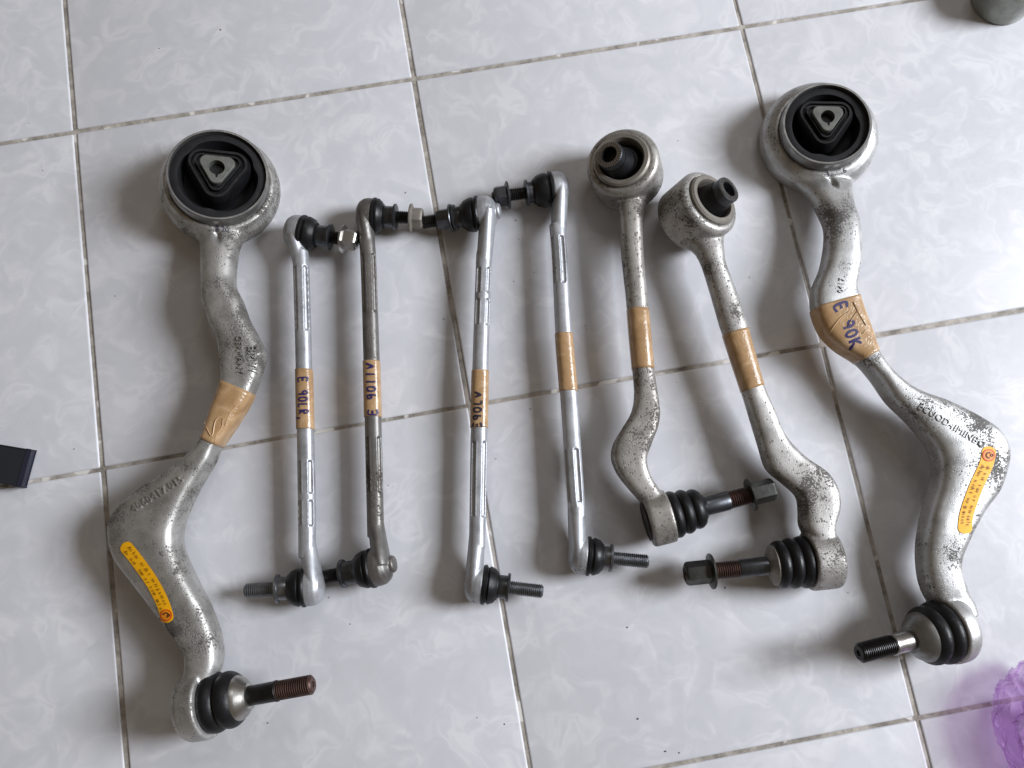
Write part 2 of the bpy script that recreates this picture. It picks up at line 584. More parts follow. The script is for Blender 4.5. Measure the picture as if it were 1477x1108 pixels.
# ------------------------------------------------------------------ marks on surfaces
GLYPH = {
    'E': [[(.75, .95), (.05, 1), (.05, 0), (.8, .03)], [(.05, .52), (.62, .5)]],
    '9': [[(.7, .78), (.45, 1), (.12, .85), (.15, .58), (.45, .5), (.7, .72), (.68, .4), (.6, 0)]],
    '0': [[(.4, 1), (.1, .75), (.1, .25), (.4, 0), (.7, .25), (.7, .75), (.4, 1)]],
    'L': [[(.15, 1), (.12, .05), (.65, 0)]],
    'l': [[(.35, 1), (.32, 0)]],
    'R': [[(.1, 0), (.1, 1), (.55, .95), (.6, .65), (.12, .5), (.75, 0)]],
    'k': [[(.1, 1), (.1, 0)], [(.75, .95), (.12, .45), (.5, .3), (.85, -.1), (.95, .2)]],
    'v': [[(.05, .8), (.35, .1), (.8, .9)], [(.35, .1), (.3, .5)]],
    ',': [[(.2, .1), (.35, -.1), (.15, -.3)]],
    ' ': [],
}
def hand_writing(text, p0, p1, up, tree, parent, mtl, stroke=1.6, wide=0.86, name='handwriting'):
    """marker pen letters: p0 -> p1 baseline ends, up = vector of one letter height (all as seen in the photograph)"""
    p0, p1, up = np.array(p0, float), np.array(p1, float), np.array(up, float)
    step = (p1 - p0) / len(text)
    mb = MB()
    for i, ch in enumerate(text):
        o = p0 + step * i
        for st in GLYPH[ch]:
            pts = catmull([o + step * wide * x + up * y for x, y in st], 5) if len(st) > 2 else np.array([o + step * wide * x + up * y for x, y in st])
            if len(st) == 2:
                pts = np.array([pts[0] + (pts[1] - pts[0]) * t for t in np.linspace(0, 1, 6)])
            tg = np.gradient(pts, axis=0)
            prev = None
            for q, t in zip(pts, tg):
                n2 = np.array([-t[1], t[0]]) / (np.linalg.norm(t) + 1e-9) * stroke / 2 * random.uniform(.8, 1.15)
                a, na = hit(tree, *(q + n2))
                b, nb = hit(tree, *(q - n2))
                if a is None or b is None or (a - b).length > 0.006:
                    prev = None
                    continue
                a, b = a + na * 0.0007, b + nb * 0.0007
                k = len(mb.v)
                mb.v += [tuple(a), tuple(b)]
                if prev is not None:
                    mb.f.append((prev, prev + 1, k + 1, k))
                prev = k
    if mb.f:
        return part(name, mb, mtl, parent, angle=None)

def crease(lines, tree, parent):
    """folds standing up in the tape"""
    mb = MB()
    for ln in lines:
        pts = catmull(ln, 6)
        tg = np.gradient(pts, axis=0)
        prev = None
        n = len(pts)
        for i, (q, t) in enumerate(zip(pts, tg)):
            n2 = np.array([-t[1], t[0]]) / (np.linalg.norm(t) + 1e-9)
            hw = 0.75 * math.sin(math.pi * (i + .3) / (n - .4))
            ring = []
            for off, lift in ((-1, .0006), (0, .0014), (1, .0006)):
                p, nn = hit(tree, *(q + n2 * hw * off))
                if p is None:
                    ring = None
                    break
                ring.append(p + nn * lift)
            if ring is None:
                prev = None
                continue
            k = len(mb.v)
            mb.v += [tuple(r) for r in ring]
            if prev is not None:
                mb.f += [(prev, prev + 1, k + 1, k), (prev + 1, prev + 2, k + 2, k + 1)]
            prev = k
    return part('tape_crease', mb, M['crease'], parent, angle=None)

def font_text(text, centre, along, size, tree, parent, mtl, name, lift=0.0004, depth=0.0, spacing=1.0, flip=False):
    """letters laid on a surface: centre and along (direction of reading) as seen in the photograph, size = letter height in px"""
    cu = bpy.data.curves.new('t', 'FONT')
    cu.body = text
    cu.size = 1.0
    cu.align_x = 'CENTER'
    cu.align_y = 'CENTER'
    cu.space_character = spacing
    cu.resolution_u = 2
    cu.extrude = 0.5 if depth else 0.0
    tmp = bpy.data.objects.new('t', cu)
    C.objects.link(tmp)
    dg = bpy.context.evaluated_depsgraph_get()
    me = bpy.data.meshes.new_from_object(tmp.evaluated_get(dg))
    bpy.data.objects.remove(tmp, do_unlink=True)
    al = np.array(along, float)
    al /= np.linalg.norm(al)
    up = np.array([al[1], -al[0]])
    bad = set()
    for v in me.vertices:
        q = np.array(centre) + al * v.co.x * size + up * v.co.y * size
        p, n = hit(tree, *q)
        if p is None:
            bad.add(v.index)
            continue
        v.co = p + n * (lift + (depth if v.co.z > 0 else -0.0004) if depth else lift)
    if bad:
        bm = bmesh.new()
        bm.from_mesh(me)
        bm.verts.ensure_lookup_table()
        bmesh.ops.delete(bm, geom=[bm.verts[i] for i in bad], context='VERTS')
        bm.to_mesh(me)
        bm.free()
    return finish(me, name, mtl, parent, smooth=False)

def sticker(centre_line, width, tree, parent, lines, symbol_end=0):
    pts = catmull(centre_line, 14)
    tg = np.gradient(pts, axis=0)
    tg /= np.linalg.norm(tg, axis=1)[:, None]
    nr = np.stack([-tg[:, 1], tg[:, 0]], 1)
    s = np.concatenate([[0], np.cumsum(np.linalg.norm(np.diff(pts, axis=0), axis=1))])
    L = s[-1]
    mb = MB()
    W = 8
    rad = width * 0.42
    for i in range(len(pts)):
        d = min(s[i], L - s[i])
        hw = width / 2 if d > rad else width / 2 - rad + math.sqrt(max(0, rad ** 2 - (rad - d) ** 2))
        for j in range(W + 1):
            q = pts[i] + nr[i] * hw * (2 * j / W - 1)
            p, n = hit(tree, *q)
            if p is None:
                p, n = at(q[0], q[1], 0.02), Vector((0, 0, 1))
            mb.v.append(tuple(p + n * 0.0004))
    for i in range(len(pts) - 1):
        for j in range(W):
            a = i * (W + 1) + j
            mb.f.append((a, a + 1, a + W + 2, a + W + 1))
    st = part('sticker', mb, M['yellow'], parent, angle=None)
    st['label'] = 'yellow warning sticker with an orange round symbol and small print'
    # round symbol
    def idx(u):
        return int(np.argmin(abs(s - u)))
    c = pts[idx(L - width * 0.62)] if symbol_end else pts[idx(width * 0.62)]
    def disc(r0, r1, lift, mtl, nm, a0=0, a1=2 * math.pi, cc=c, seg=32, sx=1.0):
        m = MB()
        for k in range(seg + 1):
            t = a0 + (a1 - a0) * k / seg
            for r in (r0, r1):
                p, n = hit(tree, cc[0] + r * math.cos(t) * sx, cc[1] + r * math.sin(t))
                m.v.append(tuple(p + n * lift))
        for k in range(seg):
            m.f.append((2 * k, 2 * k + 1, 2 * k + 3, 2 * k + 2))
        return part(nm, m, mtl, st, angle=None)
    w = width
    disc(0.0, w * 0.36, 0.0007, M['orange_fill'], 'symbol_field')
    disc(w * 0.36, w * 0.45, 0.0008, M['orange'], 'symbol_ring')
    disc(w * 0.14, w * 0.24, 0.0010, M['print'], 'symbol_mark', 1.2 + symbol_end * 2, 5.4 + symbol_end * 2)
    disc(w * 0.05, w * 0.12, 0.0010, M['print'], 'symbol_mark', cc=c + np.array([w * 0.2, 0]))
    # two curved lines of small print, letter by letter along the strip
    for text, off, u0, u1, sgn in lines:
        n = len(text)
        for k, ch in enumerate(text):
            if ch == ' ':
                continue
            u = u0 + (u1 - u0) * (k + 0.5) / n
            i = idx(u * L)
            LETTERS.append((ch, pts[i] + nr[i] * off * width, tg[i] * sgn, 6.4 * width / 20, tree, st))
    return st
LETTERS = []
M['orange_fill'] = simple('orange_field', lin(238, 146, 30), 0.4)

def flush_letters():
    """all the small print of one sticker becomes one flat print part"""
    groups = {}
    for ch, c, al, size, tree, st in LETTERS:
        groups.setdefault(st.name, (st, []))[1].append((ch, c, al, size, tree))
    for st, L in groups.values():
        mb = MB()
        cache = {}
        for ch, c, al, size, tree in L:
            if ch not in cache:
                cu = bpy.data.curves.new('t', 'FONT')
                cu.body = ch
                cu.align_x = 'CENTER'
                cu.align_y = 'CENTER'
                cu.resolution_u = 1
                tmp = bpy.data.objects.new('t', cu)
                C.objects.link(tmp)
                dg = bpy.context.evaluated_depsgraph_get()
                me = bpy.data.meshes.new_from_object(tmp.evaluated_get(dg))
                bpy.data.objects.remove(tmp, do_unlink=True)
                cache[ch] = ([v.co.copy() for v in me.vertices], [tuple(p.vertices) for p in me.polygons])
            vs, fs = cache[ch]
            al = al / np.linalg.norm(al)
            up = np.array([al[1], -al[0]])
            P = []
            for v in vs:
                q = c + al * v.x * size * 1.25 + up * v.y * size * 1.25
                p, n = hit(tree, *q)
                if p is None:
                    P = None
                    break
                P.append(p + n * 0.0009)
            if P:
                mb.add(P, fs)
        part('small_print', mb, M['print'], st, smooth=False)
    LETTERS.clear()

# ------------------------------------------------------------------ mechanical pieces
def thread_prof(s0, s1, r, pitch=0.0016, depth=0.0008, core=0.0):
    n = max(3, int((s1 - s0) / pitch))
    p = (s1 - s0) / n
    prof = [(s0, r - depth)]
    for i in range(n):
        prof += [(s0 + p * (i + 0.25), r - depth), (s0 + p * (i + 0.55), r), (s0 + p * (i + 0.75), r), (s0 + p * (i + 1.0), r - depth)]
    if s1 > s0:
        prof += [(s1 + 0.0004, r - depth), (s1 + 0.0014, r - depth - 0.0012), (s1 + 0.0014, (r - depth) * 0.35), (s1 + 0.0004, (r - depth) * 0.3)]
    return prof

def hex_nut(O, ax, s0, s1, r, flange=None, flange_at=0, bore=0.0):
    """hexagon prism with chamfered end, with a round flange at its inner (0) or outer (1) end"""
    mb = MB()
    c = 0.12 * r
    e = 0.32 * r
    L = s1 - s0
    mb.add(*lathe([(s0, r * 0.9), (s0 + c, r), (s1 - e, r), (s1 - e * .4, r * 0.95), (s1, r * 0.8), (s1, r * 0.58), (s1 - c * 1.5, r * 0.52)], O, ax, 6))
    if flange:
        f0 = s0 if flange_at == 0 else s1 - 0.0028
        mb.add(*lathe([(f0, flange * 0.96), (f0 + 0.0005, flange), (f0 + 0.0016, flange), (f0 + 0.0028, r * 0.96)] if flange_at == 0 else
                      [(f0, r * 0.96), (f0 + 0.0012, flange), (f0 + 0.0023, flange), (f0 + 0.0028, flange * 0.96)], O, ax, 40))
    return mb

def boot_prof(s0, s1, r0, r1, ribs):
    """bellows between two radii"""
    prof = [(s0, r0 * 0.55), (s0, r0 * 0.94)]
    n = ribs * 12
    for i in range(n + 1):
        t = i / n
        r = r0 + (r1 - r0) * t ** 1.6
        w = abs(math.sin(math.pi * ribs * t)) ** 0.75
        prof.append((s0 + (s1 - s0) * t, r * (0.87 + 0.13 * w)))
    prof += [(s1, r1 * 0.5)]
    return prof

def axis_of(o, tip):
    O, Tp = at(*o), at(*tip)
    d = Tp - O
    return O, d.normalized(), d.length

def tape_part(rows, parent, a, b, grow=0.00045):
    n = len(rows)
    return part('tape', loft(rows[max(0, a):min(n, b)], 48, grow), M['tape'], parent, angle=None)

# ------------------------------------------------------------------ the two long curved struts
def bushing(root, c, r_out, r_slv, z_ring0, z_ring1, z_top, core_yaw, body_mb, tilt):
    """eye of the strut (added to the body) and the rubber bushing pressed into it; tilt = lean of its axis (x, y) in degrees"""
    Oz = Vector((c.x, c.y, 0))
    piv = Vector((c.x, c.y, z_ring1 / 2))
    TR = Matrix.Translation(piv) @ Matrix.Rotation(math.radians(tilt[0]), 4, 'Y') @ Matrix.Rotation(math.radians(-tilt[1]), 4, 'X') @ Matrix.Translation(-piv)
    def tr(vf):
        return [TR @ Vector(v) for v in vf[0]], vf[1]
    ri = r_slv * 0.99
    h = z_ring1 - z_ring0
    body_mb.add(*tr(lathe([(z_ring0, ri), (z_ring0, r_out - 0.007), (z_ring0 + 0.005, r_out - 0.0015), (z_ring0 + h * 0.45, r_out), (z_ring0 + h * 0.7, r_out - 0.001), (z_ring1 - 0.004, r_out - 0.0045), (z_ring1 - 0.0005, r_slv + 0.0035), (z_ring1, r_slv + 0.002), (z_ring1, ri)], Oz, (0, 0, 1), 96, closed=True)))
    t = 0.0022
    sl = lathe([(0.001, r_slv - t), (0.001, r_slv), (z_ring1 - 0.001, r_slv), (z_top - 0.001, r_slv), (z_top, r_slv - 0.0008), (z_top, r_slv - t), (z_top - 0.002, r_slv - t - 0.0003)], Oz, (0, 0, 1), 96, closed=True)
    part('sleeve', tr(sl), M['sleeve'], root)
    rr = r_slv - t
    seg = 96
    # rubber lining with an uneven inner wall, and the web under the core
    prof = [(0.004, rr * 0.2), (0.004, rr + 0.0004), (z_top - 0.0045, rr + 0.0004), (z_top - 0.003, rr - 0.002), (z_top - 0.0036, rr - 0.0065), (z_top - 0.010, rr - 0.0080), (z_top - 0.018, rr * 0.74), (z_top - 0.020, rr * 0.6), (z_top - 0.020, rr * 0.2)]
    vs, fs = lathe(prof, Oz, (0, 0, 1), seg, closed=True)
    for i in (4, 5, 6):
        for k in range(seg):
            th = 2 * math.pi * k / seg
            d = 1 - 0.06 * max(0, math.cos(3 * (th - core_yaw) + 2.0)) ** 6
            v = Vector(vs[i * seg + k])
            vs[i * seg + k] = Vector((Oz.x + (v.x - Oz.x) * d, Oz.y + (v.y - Oz.y) * d, v.z))
    part('rubber_lining', tr((vs, fs)), M['rubber_dull'], root)
    # three-cornered core: rubber block, raised rim, metal face with a keyed bore
    Oc = Oz + Vector((0, .0035, 0))
    def tri(a, rc, z, n=48):
        """triangle of corner distance a, corners rounded by rc"""
        out = []
        for k in range(n):
            th = 2 * math.pi * (k + 0.5) / n
            q = round((th - core_yaw) / (2 * math.pi / 3)) * (2 * math.pi / 3) + core_yaw
            sc = 1.0 if abs(math.sin((q - core_yaw) / 2)) < 0.1 else 1.12
            out.append(Vector((Oc.x + a * sc * math.cos(q) + rc * math.cos(th), Oc.y + a * sc * math.sin(q) + rc * math.sin(th), z)))
        return out
    def stack(levels, n=48, cap=True):
        vs, fs = [], []
        for lv in levels:
            vs += tri(*lv, n)
        for i in range(len(levels) - 1):
            for k in range(n):
                l = (k + 1) % n
                fs.append((i * n + k, i * n + l, (i + 1) * n + l, (i + 1) * n + k))
        if cap:
            fs.append(tuple((len(levels) - 1) * n + k for k in range(n)))
        return vs, fs
    R = r_slv
    zt = z_top + 0.005
    A_ = R * 0.31
    part('rubber_core', tr(stack([(A_, R * .37, 0.005), (A_, R * .35, zt - 0.015), (A_, R * .32, zt - 0.009), (A_, R * .27, zt - 0.0055), (A_, R * .22, zt - 0.0055), (A_, R * .20, zt - .0075), (A_, R * .15, zt - .0078), (A_, R * .145, zt - .0035), (A_, R * .11, zt - .0035), (A_, R * .10, zt - .006)])), M['rubber'], root)
    n = 48
    bore = R * 0.155
    B_ = R * 0.20
    vs = tri(B_, R * .145, zt - .008, n) + tri(B_, R * .145, zt - .0006, n) + tri(B_, R * .13, zt, n)
    fs = []
    key = math.radians(-99)
    for z in (zt, zt - 0.02):
        for k in range(n):
            th = 2 * math.pi * (k + .5) / n
            dd = abs((th - key + math.pi) % (2 * math.pi) - math.pi)
            rad = bore * (1.42 if dd < 0.16 else 1.0)
            vs.append(Vector((Oc.x + rad * math.cos(th), Oc.y + rad * math.sin(th), z)))
    for i in range(4):
        for k in range(n):
            l = (k + 1) % n
            fs.append((i * n + k, i * n + l, (i + 1) * n + l, (i + 1) * n + k))
    core = part('metal_core', tr((vs, fs)), M['core'], root, angle=30)
    part('bore', tr(lathe([(zt - 0.021, bore * 1.3), (zt - 0.016, bore * 1.3)], Oc, (0, 0, 1), 24)), M['hole'], core)  # disc closing the bore, the shade of its depth painted on

def strut_joint(root, O, ax, L, fr, r_h, r_b, r_w, r_s, body_mb, thread_mat, shaft_mat, washer_mat):
    """ball joint: housing goes into the body; boot, washer, stud with thread are parts. fr = fractions of the length L"""
    h0, h1, b1, w1, s1, t1 = [f * L for f in fr]
    body_mb.add(*lathe([(h0, r_h * 0.3), (h0, r_h * 0.82), (h0 + 0.003, r_h * 0.95), (h0 + 0.006, r_h), (h1 - 0.001, r_h), (h1, r_h * 0.97), (h1, r_h * 0.3)], O, ax, 64))
    part('rubber_boot', lathe(boot_prof(h1 - 0.001, b1, r_b, r_b * 0.86, 2 if r_b > 0.02 else 3), O, ax, 64), M['rubber'], root)
    part('washer', lathe([(b1 - 0.004, r_w * 0.8), (b1 - 0.003, r_w), (b1 - 0.0005, r_w * 0.99), (b1 + (w1 - b1) * 0.4, r_w * 0.86), (b1 + (w1 - b1) * 0.75, r_w * 0.66), (w1, r_s * 1.3), (w1, r_s * 0.8)], O, ax, 64), washer_mat, root)
    st = part('stud', lathe([(b1 - 0.004, r_s * 0.9), (b1, r_s * 0.98), (s1 - 0.001, r_s), (s1, r_s * 1.05), (s1 + 0.0012, r_s * 1.05), (s1 + 0.002, r_s * 0.9)], O, ax, 40), shaft_mat, root)
    part('thread', lathe(thread_prof(s1 + 0.001, t1, r_s * 0.97), O, ax, 32), thread_mat, st, angle=25)

def long_strut(name, label, st, ring_c, ring_top, r_out, r_slv, yaw, joint, mtl, tape_i, zt=0.043, dents_px=(), jm=None, tilt=(0, 0)):
    c = at(*ring_c)
    root = thing(name, label, 'control arm', Vector((c.x, c.y, 0)), 'curved tension struts')
    body = MB()
    rows = loft_rings(st, 8)
    body.add(*loft(rows, 48))
    bushing(root, c, r_out, r_slv, 0.001, 0.031, zt, yaw, body, tilt)
    O, ax, L = axis_of(joint['o'], joint['tip'])
    strut_joint(root, O, ax, L, joint['fr'], *joint['r'], body, *(M[k] for k in jm))
    dents = []
    for (a, b, ra, rb, dep, z) in dents_px:
        p, q = at(*a, z), at(*b, z)
        dents.append((p, q - p, ra, rb, dep))
    o, tree = fused('body', body, mtl, root, 0.0011, 8, dents)
    tape_part(rows, root, tape_i[0] * 8, tape_i[1] * 8 + 1, 0.0005)
    return root, rows, tree

stA = [(262, 322, 374, 320, .014, 18), (280, 338, 357, 338, .0165, 22), (288, 352, 347, 352, .0195, 25), (290, 368, 343, 368, .0225, 26), (291, 409, 340, 409, .026, 27), (293, 434, 350, 434, .027, 27, 0, 3.3), (302, 462, 360, 462, .027, 26, 0, 3.3),
       (314, 487, 373, 487, .026, 25, 0, 3.6), (318, 515, 383, 515, .026, 24, 0, 3.6), (320, 550, 366, 569, .026, 24, 0, 3.3), (306, 592, 344, 608, .026, 25, 0, 3.3), (293, 633, 318, 645, .026, 26, 0, 3.3), (267, 662, 308, 668, .026, 27, .1, 3.3),
       (233, 686, 288, 701, .026, 28, .2, 3.3), (199, 708, 271, 736, .026, 29, .28, 3.3), (167, 738, 262, 764, .026, 30, .32, 3.3), (157, 766, 261, 781, .026, 30, .34, 3.3), (165, 804, 265, 797, .026, 30, .34, 3.3), (193, 842, 275, 822, .026, 30, .3, 3.3),
       (223, 880, 293, 857, .026, 30, .2, 3.3), (240, 902, 302, 874, .026, 29, .1, 3.3), (266, 936, 317, 916, .026, 29, 0, 3.3), (270, 965, 320, 955, .026, 30, 0, 3.3), (262, 990, 308, 985, .025, 32, 0, 3.3), (262, 1010, 298, 1010, .024, 32)]
jA = dict(o=(272, 1020, .026), tip=(452, 987, .044), fr=(-.02, .175, .41, .50, .705, .985), r=(.0250, .0220, .0165, .0072))
A, rowsA, treeA = long_strut('curved_control_arm', 'curved aluminium control arm with blank brown tape, lying near the dark navy bar', stA, (311, 263, .028), None, .0490, .0400, math.radians(-100), jA, M['strut'], (9, 11),
                             dents_px=[((314, 342), (318, 354), .006, .0028, .004, .030)], jm=('rust', 'black_steel', 'steel'), tilt=(14, -1))
stH = [(1134, 258, 1240, 240, .014, 18), (1153, 271, 1231, 262, .0165, 22), (1166, 284, 1229, 278, .0200, 25), (1177, 300, 1231, 299, .023, 26), (1188, 324, 1238, 322, .027, 27), (1189, 350, 1241, 350, .029, 27), (1184, 385, 1239, 383, .030, 27, 0, 3.2), (1172, 417, 1233, 414, .030, 26, 0, 3.6),
       (1172, 447, 1236, 429, .030, 25, 0, 4.0), (1184, 479, 1243, 451, .030, 25, 0, 4.0), (1206, 503, 1254, 479, .030, 25, 0, 3.6), (1237, 523, 1263, 508, .030, 26, 0, 3.2), (1260, 547, 1283, 538, .030, 28, 0, 3.2), (1283, 580, 1316, 563, .030, 29, 0, 3.4),
       (1312, 609, 1364, 581, .030, 30, 0, 3.6), (1338, 640, 1409, 604, .030, 31, 0, 3.8), (1347, 658, 1436, 624, .030, 32, 0, 4.0), (1349, 675, 1449, 654, .030, 32, 0, 4.0), (1345, 704, 1437, 703, .030, 32, 0, 4.0), (1334, 740, 1413, 738, .030, 31, 0, 4.0),
       (1327, 778, 1392, 778, .030, 30, 0, 3.6), (1326, 812, 1380, 812, .029, 29, 0, 3.4), (1331, 845, 1387, 843, .028, 30, 0, 3.2), (1342, 868, 1398, 866, .026, 31, 0, 3.2), (1372, 890, 1404, 888, .026, 32)]
jH = dict(o=(1396, 902, .026), tip=(1236, 943, .050), fr=(.07, .22, .43, .53, .68, .97), r=(.0245, .0236, .0185, .0074))
H, rowsH, treeH = long_strut('curved_control_arm', 'curved aluminium control arm with handwriting on its brown tape, beside the purple plastic wrap', stH, (1188, 189, .028), None, .0490, .0362, math.radians(-104), jH, M['strut2'], (8, 11),
                             dents_px=[((1202, 264), (1207, 276), .006, .0028, .004, .030)], jm=('black_steel', 'steel', 'sleeve'), tilt=(-6, -1))
sticker([(178, 784), (196, 806), (220, 840), (236, 872), (243, 898)], 19, treeA, A,
        [('Achse nicht verspannen', -.2, .07, .82, 1), ('do not tow or tow axle', .22, .07, .84, 1)], symbol_end=1)
sticker([(1427, 644), (1423, 668), (1407, 704), (1394, 742), (1391, 770)], 20, treeH, H,
        [('Achse nicht verspannen', .2, .22, .90, 1), ('do not tow or tow axle', -.2, .20, .92, 1)], symbol_end=0)
flush_letters()
font_text('BMW', (364, 519), (0.02, 1), 17, treeA, A, M['strut'], 'raised_lettering', depth=0.0012)
font_text('GERMANY', (346, 512), (0.05, 1), 12, treeA, A, M['strut'], 'raised_lettering', depth=0.0010)
font_text('4060417.015', (228, 713), (1, -.62), 15, treeA, A, M['strut'], 'raised_lettering', depth=0.0007, spacing=1.1)
font_text('118 20', (315, 331), (1, .02), 11, treeA, A, M['ink_dark'], 'stamped_number', lift=0.0003)
font_text('ECUOD4IMINBC', (1372, 614), (1, .62), 14, treeH, H, M['strut2'], 'raised_lettering', depth=0.0004, spacing=1.1)
font_text('311 16', (1206, 249), (1, -.25), 11, treeH, H, M['ink_dark'], 'stamped_number', lift=0.0003)
font_text('0417', (1214, 412), (.1, -1), 11, treeH, H, M['strut2'], 'raised_lettering', depth=0.0006)
M['crease'] = simple('tape_fold', lin(206, 172, 134), 0.25)
crease([[(313, 556), (310, 570), (300, 590), (297, 612)], [(298, 616), (306, 629), (312, 606), (327, 599)], [(322, 604), (319, 618), (312, 628), (308, 640)], [(340, 585), (330, 600), (324, 614)]], treeA, A)
crease([[(1196, 483), (1203, 470), (1213, 458), (1224, 450)], [(1222, 472), (1229, 460), (1237, 448)], [(1243, 482), (1252, 473)], [(1230, 436), (1238, 452), (1248, 470)]], treeH, H)
hand_writing('E 90k', (1203, 442), (1229, 506), (16, -7), treeH, H, M['ink'], stroke=3.8)

# ------------------------------------------------------------------ the two straight control arms
def straight_arm(label, st, eye_px, eye_r, eye_l, tilt_dir, tilt, lean, joint, mtl, tape_i, jm, nut):
    c = at(*eye_px)
    root = thing('straight_control_arm', label, 'control arm', Vector((c.x, c.y, 0)), 'straight control arms')
    body = MB()
    rows = loft_rings(st, 8)
    body.add(*loft(rows, 40))
    a = math.radians(tilt_dir)
    e = math.radians(tilt)
    ax = Vector((math.cos(a) * math.sin(e), math.sin(a) * math.sin(e), math.cos(e)))
    r, l = eye_r, eye_l
    rs = r * 0.775
    la, le = math.radians(lean[0]), math.radians(lean[1])
    tx = Vector((math.cos(la) * math.sin(le), math.sin(la) * math.sin(le), math.cos(le)))
    body.add(*lathe([(-l / 2, rs * .985), (-l / 2, r - .003), (-l / 2 + .003, r), (l / 2 - .004, r), (l / 2 - .001, r - .002), (l / 2, r - .004), (l / 2, rs * .985)], c, ax, 96, closed=True))
    part('sleeve', lathe([(-l / 2 - .002, rs - .004), (-l / 2 - .002, rs), (l / 2 + .002, rs), (l / 2 + .0035, rs - .0015), (l / 2 + .0035, rs - .0045), (l / 2 + .001, rs - .0060), (0, rs - .0060), (0, rs - .004)], c, ax, 72, closed=True), M['bush_ring'], root)
    rb = rs - .0055
    part('rubber_bushing', lathe([(-l / 2, .01), (-l / 2, rb), (l / 2 - .007, rb), (l / 2 - .006, rb * .9), (l / 2 - .005, rb * .8), (l / 2 - .001, rb * .70), (l / 2 + .0, rb * .4)], c, ax, 64), M['rubber'], root)
    part('rubber_collar', lathe([(l / 2 - .012, .0165), (l / 2 - .004, .0150), (l / 2 + .003, .0128), (l / 2 + .009, .0116), (l / 2 + .0095, .0095)], c, tx, 56), M['rubber'], root)
    t0, t1, ro, ri = l / 2 + .005, l / 2 + .0165, .0110, .0064
    ax = tx
    tube = part('inner_tube', lathe([(t0, ri), (t0, ro), (t1 - .0006, ro), (t1, ro - .0006), (t1, ri + .0002), (t1 - .001, ri), (t0 - .012, ri)], c, ax, 64, closed=True), M['dark_steel'], root, angle=30)
    part('bore', lathe([(t0 - .013, ri * .5), (t0 - .0125, ri * 1.02), (t0 - .011, ri * 1.02), (t0 - .0105, ri * .5)], c, ax, 32), M['hole'], tube)  # plug inside the tube, coloured dark for the shade in there
    x, y, a_ = basis(ax)
    teeth = MB()
    for k in range(30):
        t = 2 * math.pi * k / 30
        d = x * math.cos(t) + y * math.sin(t)
        s = a_.cross(d)
        vs = []
        for rad, hw in ((ri + .0004, .00040), (ro - .0005, .00070)):
            for zz in (t1 - .0004, t1 + .0006):
                for sg in (-1, 1):
                    vs.append(c + a_ * zz + d * rad + s * hw * sg)
        teeth.add(vs, [(0, 1, 3, 2), (4, 6, 7, 5), (0, 4, 5, 1), (2, 3, 7, 6), (0, 2, 6, 4), (1, 5, 7, 3)])
    part('serration', teeth, M['steel'], tube, smooth=False)
    O, jx, L = axis_of(joint['o'], joint['tip'])
    h0, h1, b1, w1, s1, n0, n1 = [f * L for f in joint['fr']]
    r_h, r_b, r_s, r_n = joint['r']
    body.add(*lathe([(h0, r_h * .3), (h0, r_h * .80), (h0 + .002, r_h * .80), (h0, r_h * .9), (h0 + .001, r_h * .97), (h0 + .003, r_h), (h1 - .001, r_h), (h1, r_h * .97), (h1, r_h * .3)], O, jx, 64))
    part('end_cap', lathe([(h0 - .0004, r_h * .2), (h0 - .0004, r_h * .66), (h0 - .0012, r_h * .74), (h0 + .001, r_h * .79), (h0 + .003, r_h * .79)], O, jx, 48), M['black_steel'], root)
    part('rubber_boot', lathe(boot_prof(h1 - .001, b1, r_b, r_b * joint.get('taper', .8), 3), O, jx, 64), M['rubber'], root)
    part('washer', lathe([(b1 - .002, r_b * .5), (b1 - .002, joint['rw']), (b1 + .0005, joint['rw']), (w1, r_s * 1.1), (w1, r_s * .7)], O, jx, 48), M[jm[2]], root)
    stud = part('stud', lathe([(b1, r_s * .9), (b1, r_s), (s1 - .001, r_s), (s1, r_s * .9)], O, jx, 40), M[jm[1]], root)
    part('thread', lathe(thread_prof(s1 - .0005, n1 - .002, r_s * .93), O, jx, 32), M[jm[0]], stud, angle=25)
    part('nut', hex_nut(O, jx, n0, n1, r_n, joint['fl'], 0), M[nut], root, angle=25)
    o, tree = fused('body', body, mtl, root, 0.0010, 5)
    tape_part(rows, root, tape_i[0] * 8, tape_i[1] * 8 + 1)
    return root, tree
M['worn_nut'] = simple('worn_nut', lin(66, 66, 63), 0.42, 0.7, 0.0002, 500, 0.4)
M['bush_ring'] = simple('bushing_ring', lin(128, 122, 114), 0.5, 0.5, 0.0002, 500, 0.2)

stF = [(872, 280, 944, 272, .023, 22), (886, 292, 935, 288, .0255, 22), (891, 306, 929, 304, .027, 21), (894, 330, 927, 330, .027, 20), (896, 366, 928, 366, .027, 19), (902, 422, 933, 422, .027, 18.5), (904.5, 447.5, 935, 447.5, .027, 18.5), (908, 490, 939, 490, .027, 18.5), (912, 533, 943, 533, .026, 18.5),
       (915, 567, 948, 567, .026, 19, 0, 3.0), (911, 594, 951, 594, .026, 20, 0, 3.8), (898, 617, 948, 617, .026, 21, 0, 4.2), (885, 640, 939, 640, .026, 22, 0, 4.2), (882, 662, 932, 662, .025, 22, 0, 4.2), (891, 685, 937, 685, .024, 23, 0, 4.2), (909, 708, 950, 706, .023, 24, 0, 3.8), (924, 726, 962, 720, .022, 26), (936, 745, 966, 740, .021, 28)]
jF = dict(o=(950, 748, .0215), tip=(1120, 704, .026), fr=(-.10, .10, .37, .40, .60, .77, .985), r=(.0205, .0186, .0074, .0088), rw=.0110, fl=.0128, taper=.78)
